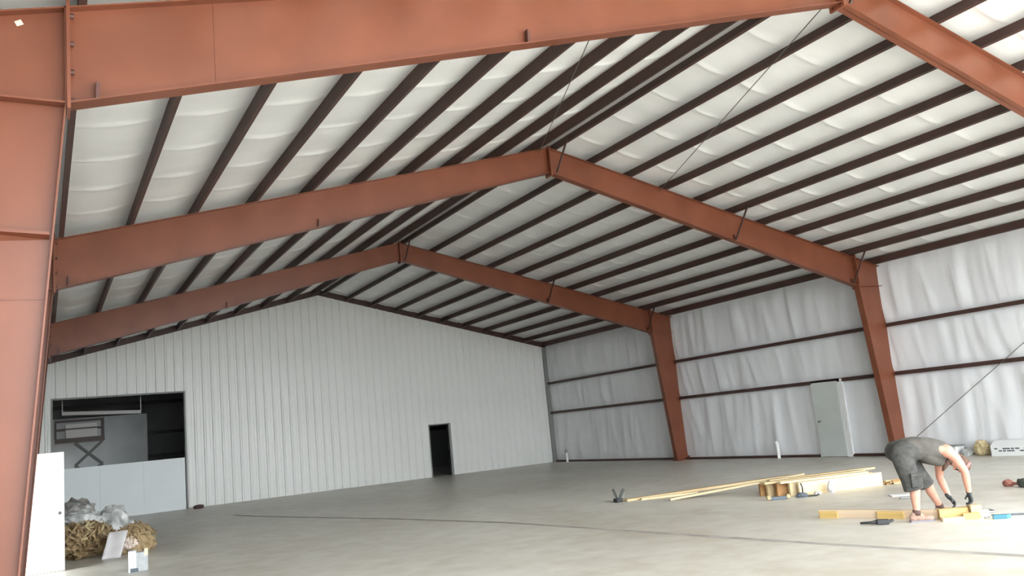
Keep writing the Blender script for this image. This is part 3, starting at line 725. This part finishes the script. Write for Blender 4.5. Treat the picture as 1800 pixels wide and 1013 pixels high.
# ================================================================== LOOSE THINGS ON THE FLOOR
def blob(name, c, r, seed, amp, material, label=None, cat=None, group=None, fr=2.2, parent=None, sub=4, flat=True):
    bm = bmesh.new(); bmesh.ops.create_icosphere(bm, subdivisions=sub, radius=1)
    mb = MB(); c = Vector(c); r = Vector(r)
    for v in bm.verts:
        n = v.co.normalized(); k = 1+amp*noise.fractal(n*fr+Vector((seed*3.1, seed*1.7, seed)), 0.9, 2.0, 4)+amp*0.8*(0.5-abs(noise.noise(n*fr*1.8+Vector((seed, 5, 2)))))
        q = Vector((n.x*r.x, n.y*r.y, n.z*r.z))*k
        if flat and q.z < -r.z*0.72: q.z = -r.z*0.72
        mb.v.append(c+Vector((0, 0, r.z*0.72))+q)
    mb.f = [tuple(v.index for v in f.verts) for f in bm.faces]; bm.free()
    o = mb.build(name, material, parent, smooth=False)
    if label: tag(o, label, cat, group)
    return o
# rubbish heap by the left wall
def strips(n, c, r, seed, material, parent, lmin=0.10, lmax=0.28):
    rd = random.Random(seed); mb = MB()
    for i in range(n):
        t = rd.uniform(0, 2*math.pi); u = rd.uniform(0.05, 0.98)
        d = Vector((math.cos(t)*math.sqrt(1-u*u), math.sin(t)*math.sqrt(1-u*u), u))
        q = Vector((c[0]+d.x*r[0], c[1]+d.y*r[1], c[2]+max(0.02, r[2]*0.72+d.z*r[2])))
        tv = d.cross(Vector((rd.uniform(-1, 1), rd.uniform(-1, 1), rd.uniform(-0.4, 1)))).normalized()*rd.uniform(lmin, lmax)/2
        e0, e1 = q-tv, q+tv+d*rd.uniform(0, 0.06)
        e0.z = max(e0.z, 0.01); e1.z = max(e1.z, 0.01)
        mb.bar(e0, e1, rd.uniform(0.012, 0.045), 0.006, tuple(d))
    o = mb.build('loose_strips', material, parent); o['kind'] = 'stuff'; return o
hp_ = tag(empty('insulation_heap', (-8.72, 19.75, 0)), 'brown heap of torn fibre scraps under the grey bags', 'debris heap')
blob('mound', (-8.72, 19.75, 0), (0.60, 1.0, 0.35), 1, 0.26, 'brown_fibre', parent=hp_, fr=4.0, sub=5)
strips(260, (-8.72, 19.75, 0), (0.63, 1.06, 0.37), 3, 'brown_fibre', hp_)
strips(60, (-8.72, 19.75, 0), (0.66, 1.08, 0.39), 4, 'straw', hp_)
blob('plastic_bag', (-8.05, 20.75, 0.0), (0.40, 0.50, 0.47), 2, 0.30, 'grey_plastic', 'crumpled shiny grey plastic bag at the right of the heap top', 'plastic bag', 'crumpled plastic bags', fr=3.4, sub=3)
blob('plastic_bag', (-8.66, 20.15, 0.48), (0.36, 0.36, 0.20), 3, 0.36, 'grey_plastic', 'crumpled grey white bag lying on the brown heap', 'plastic bag', 'crumpled plastic bags', fr=3.4, sub=3)
blob('plastic_bag', (-8.72, 20.75, 0.62), (0.34, 0.36, 0.26), 4, 0.36, 'dark_plastic', 'dark grey crumpled bag topmost on the debris heap', 'plastic bag', 'crumpled plastic bags', fr=3.4, sub=3)
sk = tag(empty('tan_sack', (-7.75, 18.75, 0)), 'torn tan sack with a pale patch right of heap', 'sack')
blob('sack_body', (-7.75, 18.75, 0), (0.34, 0.36, 0.30), 5, 0.22, 'tan_sack', parent=sk)
blob('pale_patch', (-7.86, 18.47, 0.12), (0.15, 0.14, 0.12), 6, 0.2, 'pink_pale', parent=sk, sub=4, flat=False)
strips(90, (-7.75, 18.75, 0), (0.36, 0.38, 0.32), 8, 'tan_sack', sk, 0.08, 0.2)
# leaning lilac-white sheet
mb = MB(); n = 7; vs_ = []; fs_ = []
for i in range(n):
    for j in range(n):
        u, v = i/(n-1), j/(n-1)
        x = -8.40+0.33*u+0.16*v-0.05*math.sin(math.pi*u)*v; y = 18.10+0.30*v+0.03*math.sin(u*5); z = 0.0+0.46*v+0.03*noise.noise(Vector((u*3, v*3, 1)))*(v > 0)
        vs_.append((x, y, max(z, 0)))
m = len(vs_); vs_ += [(x, y+0.02, z) for x, y, z in vs_]
for i in range(n-1):
    for j in range(n-1):
        a = i*n+j; fs_.append((a, a+1, a+n+1, a+n)); fs_.append((m+a, m+a+n, m+a+n+1, m+a+1))
for i in range(n-1):
    for a, b_ in ((i*n, (i+1)*n), (i*n+n-1, (i+1)*n+n-1), (i, i+1), ((n-1)*n+i, (n-1)*n+i+1)):
        fs_.append((a, b_, m+b_, m+a))
tag(mb.add(vs_, fs_).build('scrap_sheet', 'lilac_sheet', smooth=True), 'pale lilac scrap sheet leaning on the brown heap', 'sheet')
# white and grey carton
t = tag(empty('carton', (-8.0, 15.45, 0)), 'small white and grey carton standing alone near the heap', 'carton')
mrot = Matrix.Translation((-8.0, 15.42, 0)) @ Matrix.Rotation(-0.15, 4, 'Z')
mb = MB(); mb.box((-0.15, -0.09, 0.0), (-0.03, 0.11, 0.33), mrot); mb.build('white_side', 'carton_white', t, bevel=0.004)
mb = MB(); mb.box((-0.03, -0.085, 0.0), (0.14, 0.10, 0.30), mrot); mb.build('grey_side', 'carton_grey', t, bevel=0.004)
mb = MB(); mb.box((0.09, -0.09, 0.24), (0.145, -0.02, 0.35), mrot); mb.build('flap', 'cream', t)
mb = MB(); mb.box((-0.12, -0.097, 0.0), (0.0, -0.09, 0.06), mrot); mb.build('dark_corner', 'slate_blue', t)
blob('scrap_clump', (-4.75, 30.5, 0), (0.16, 0.12, 0.07), 15, 0.3, 'shoe_dark', 'small dark brown clump at the foot of the far wall', 'scrap', sub=3)

# dark clamp at the end of the long board
t = tag(empty('bar_clamp', (0.93, 14.2, 0)), 'small dark two-pronged tool at the end of the longest board', 'tool')
MB().box((0.76, 14.14, 0), (0.91, 14.28, 0.08)).build('tool_base', 'black', t, bevel=0.01)
mb = MB(); mb.bar((0.82, 14.22, 0.08), (0.77, 14.26, 0.27), 0.045); mb.build('prong', 'lift_metal', t)
mb = MB(); mb.bar((0.88, 14.20, 0.08), (0.97, 14.16, 0.25), 0.05); mb.build('prong', 'lift_metal', t)
# things at the left end and front of the lumber stack
blob('blue_rag', (2.36, 10.78, 0), (0.11, 0.08, 0.045), 21, 0.35, 'slate_blue', 'slate blue rag on the floor before the lumber stack', 'rag', sub=3)
t = tag(empty('tool_case', (1.98, 10.98, 0)), 'low grey tool with pale ends on the floor before the stack', 'tool')
mt = Matrix.Translation((1.98, 10.98, 0)) @ Matrix.Rotation(-0.55, 4, 'Z')
MB().box((-0.15, -0.04, 0.0), (0.15, 0.04, 0.055), mt).build('tool_body', 'slate_blue', t, bevel=0.015)
for x in (-0.17, 0.17):
    MB().tube([mt @ Vector((x, -0.05, 0.05)), mt @ Vector((x, 0.05, 0.05))], 0.036, 12).build('tool_end', 'straw', t)
blob('plastic_wrap', (2.98, 10.66, 0), (0.06, 0.05, 0.11), 22, 0.3, 'clear_plastic', 'tall crumpled clear wrapping leaning against front of the stack', 'wrapping', sub=3)
blob('plastic_wrap', (2.70, 10.72, 0), (0.07, 0.05, 0.04), 23, 0.3, 'clear_plastic', 'low crumpled clear wrapping on floor left of the taller one', 'wrapping', sub=3)
mb = MB(); mb.tube([(2.52, 10.90, 0.0), (2.46, 10.84, 0.16), (2.44, 10.85, 0.235)], 0.012, 8); mb.tube([(2.52, 10.88, 0.012), (2.40, 10.75, 0.012), (2.55, 10.62, 0.012), (2.72, 10.70, 0.012)], 0.012, 8)
tag(mb.build('black_strap', 'black', smooth=True), 'black strap hanging at the left corner of the stack', 'strap')
t = tag(empty('stick_bundle', (4.3, 10.35, 0)), 'loose bundle of brown sticks at the right end of the stack', 'sticks')
for i in range(7):
    a = Vector((4.30+0.02*i, 10.50-0.035*i, 0.02+0.022*(i % 3))); d_ = Vector((0.30+0.02*(i % 4), -0.12+0.03*(i % 3), 0.012*(i % 2)))
    MB().bar(a-d_*0.4, a+d_*0.6, 0.035, 0.03).build('stick', 'wood_brown' if i % 2 else 'straw', t)
# paper, scraps, nailer, hose
mb = MB(); mb.prism([(2.72, 9.22), (2.98, 9.02), (3.10, 9.18), (2.86, 9.40)], 'z', 0.001, 0.012)
tag(mb.build('paper_sheet', 'carton_white'), 'white paper scrap lying on the floor behind the man', 'paper')
tag(MB().bar((2.47, 8.90, 0.02), (2.68, 8.72, 0.02), 0.05, 0.03).build('dark_offcut', 'grey_trim', bevel=0.006), 'small dark offcut on the floor beside the white paper', 'scrap')
t = tag(empty('hand_drill', (0.2, 7.55, 0)), 'black hand tool on the floor in front of work board', 'tool')
MB().tube([(0.02, 7.72, 0.035), (0.12, 7.62, 0.035), (0.17, 7.56, 0.04)], [0.014, 0.02, 0.03], 10).build('barrel', 'black', t, smooth=True)
MB().bar((0.15, 7.57, 0.04), (0.27, 7.47, 0.035), 0.075, 0.065).build('tool_body', 'black', t, bevel=0.012)
MB().bar((0.26, 7.48, 0.03), (0.34, 7.46, 0.045), 0.04, 0.035).build('grip', 'black', t, bevel=0.008)
t = tag(empty('chalk_box', (1.14, 6.49, 0)), 'blue chalk line box on the floor right of the man', 'tool')
MB().prism([(1.05, 6.54), (1.15, 6.42), (1.24, 6.42), (1.22, 6.50), (1.10, 6.58)], 'z', 0.0, 0.05).build('case', 'blue_tool', t, bevel=0.008)
MB().tube([(1.08, 6.60, 0.025), (1.03, 6.64, 0.02)], 0.012, 8).build('nose', 'grey_trim', t)
hp = [(1.28, 6.70), (1.38, 6.58), (1.5, 6.45), (1.62, 6.2), (1.8, 5.9), (2.3, 5.3), (2.8, 4.7)]
tag(MB().tube([(x, y, 0.012) for x, y in hp], 0.011, 8).build('air_hose', 'slate_blue', smooth=True), 'thin blue grey hose trailing off to the right', 'hose')
cp = [(1.55+0.16*(1-0.1*(i//12))*math.cos(i*math.pi/6), 6.98+0.14*(1-0.1*(i//12))*math.sin(i*math.pi/6), 0.012+0.006*(i//12)) for i in range(34)]
tag(MB().tube(cp, 0.009, 6).build('cord_coil', 'grey_trim', smooth=True), 'loose coil of dark grey cord beyond the gloved hands', 'cord')
# reddish tool and rag at the right edge
t = tag(empty('power_saw', (4.25, 8.2, 0)), 'reddish power tool with dark body at the right edge', 'tool')
blob('motor', (4.27, 8.20, 0.0), (0.075, 0.08, 0.062), 31, 0.2, 'orange_red', parent=t, sub=3)
MB().bar((4.27, 8.18, 0.045), (4.24, 7.96, 0.05), 0.05, 0.045).build('tool_neck', 'orange_red', t, bevel=0.012)
blob('tool_body', (4.22, 7.86, 0.0), (0.10, 0.16, 0.08), 32, 0.25, 'lift_metal', parent=t, sub=3)
MB().tube([(4.20, 7.74, 0.03), (4.18, 7.52, 0.02), (4.22, 7.3, 0.02)], 0.02, 8).build('cord', 'black', t, smooth=True)

# things along the foot of the right wall, right of the man
t = tag(empty('white_carton', (W-0.35, 12.72, 0)), 'white box with a dark lid line at wall behind the head of the man', 'box')
MB().box((W-0.5, 12.50, 0.0), (W-0.16, 12.98, 0.22)).build('box_body', 'carton_white', t, bevel=0.006)
MB().box((W-0.52, 12.48, 0.225), (W-0.14, 13.06, 0.25)).build('lid', 'grey_trim', t, bevel=0.004)
blob('straw_bundle', (W-0.35, 11.94, 0), (0.17, 0.16, 0.20), 41, 0.18, 'straw', 'olive straw coloured bundle at the foot of the right wall', 'bundle')
blob('wrapped_bundle', (W-0.36, 12.32, 0), (0.13, 0.12, 0.10), 42, 0.25, 'grey_plastic', 'low grey crumpled bundle left of the straw coloured bundle', 'bundle')
t = tag(empty('printed_box', (W-0.4, 11.2, 0)), 'long white box with dark printed band at the right edge', 'box')
MB().prism([(W-0.62, 0.0), (W-0.14, 0.0), (W-0.14, 0.34), (W-0.45, 0.34), (W-0.62, 0.22)], 'y', 10.6, 11.58).build('box_body', 'carton_white', t, bevel=0.005)
for i in range(9):
    y = 11.46-i*0.095
    for k, z in enumerate((0.10, 0.15)):
        if (i*7+k*3) % 5: MB().box((W-0.624, y-0.04-0.02*((i+k) % 3 == 0), z), (W-0.619, y+0.03, z+0.03)).build('print_mark', 'carton_print', t)
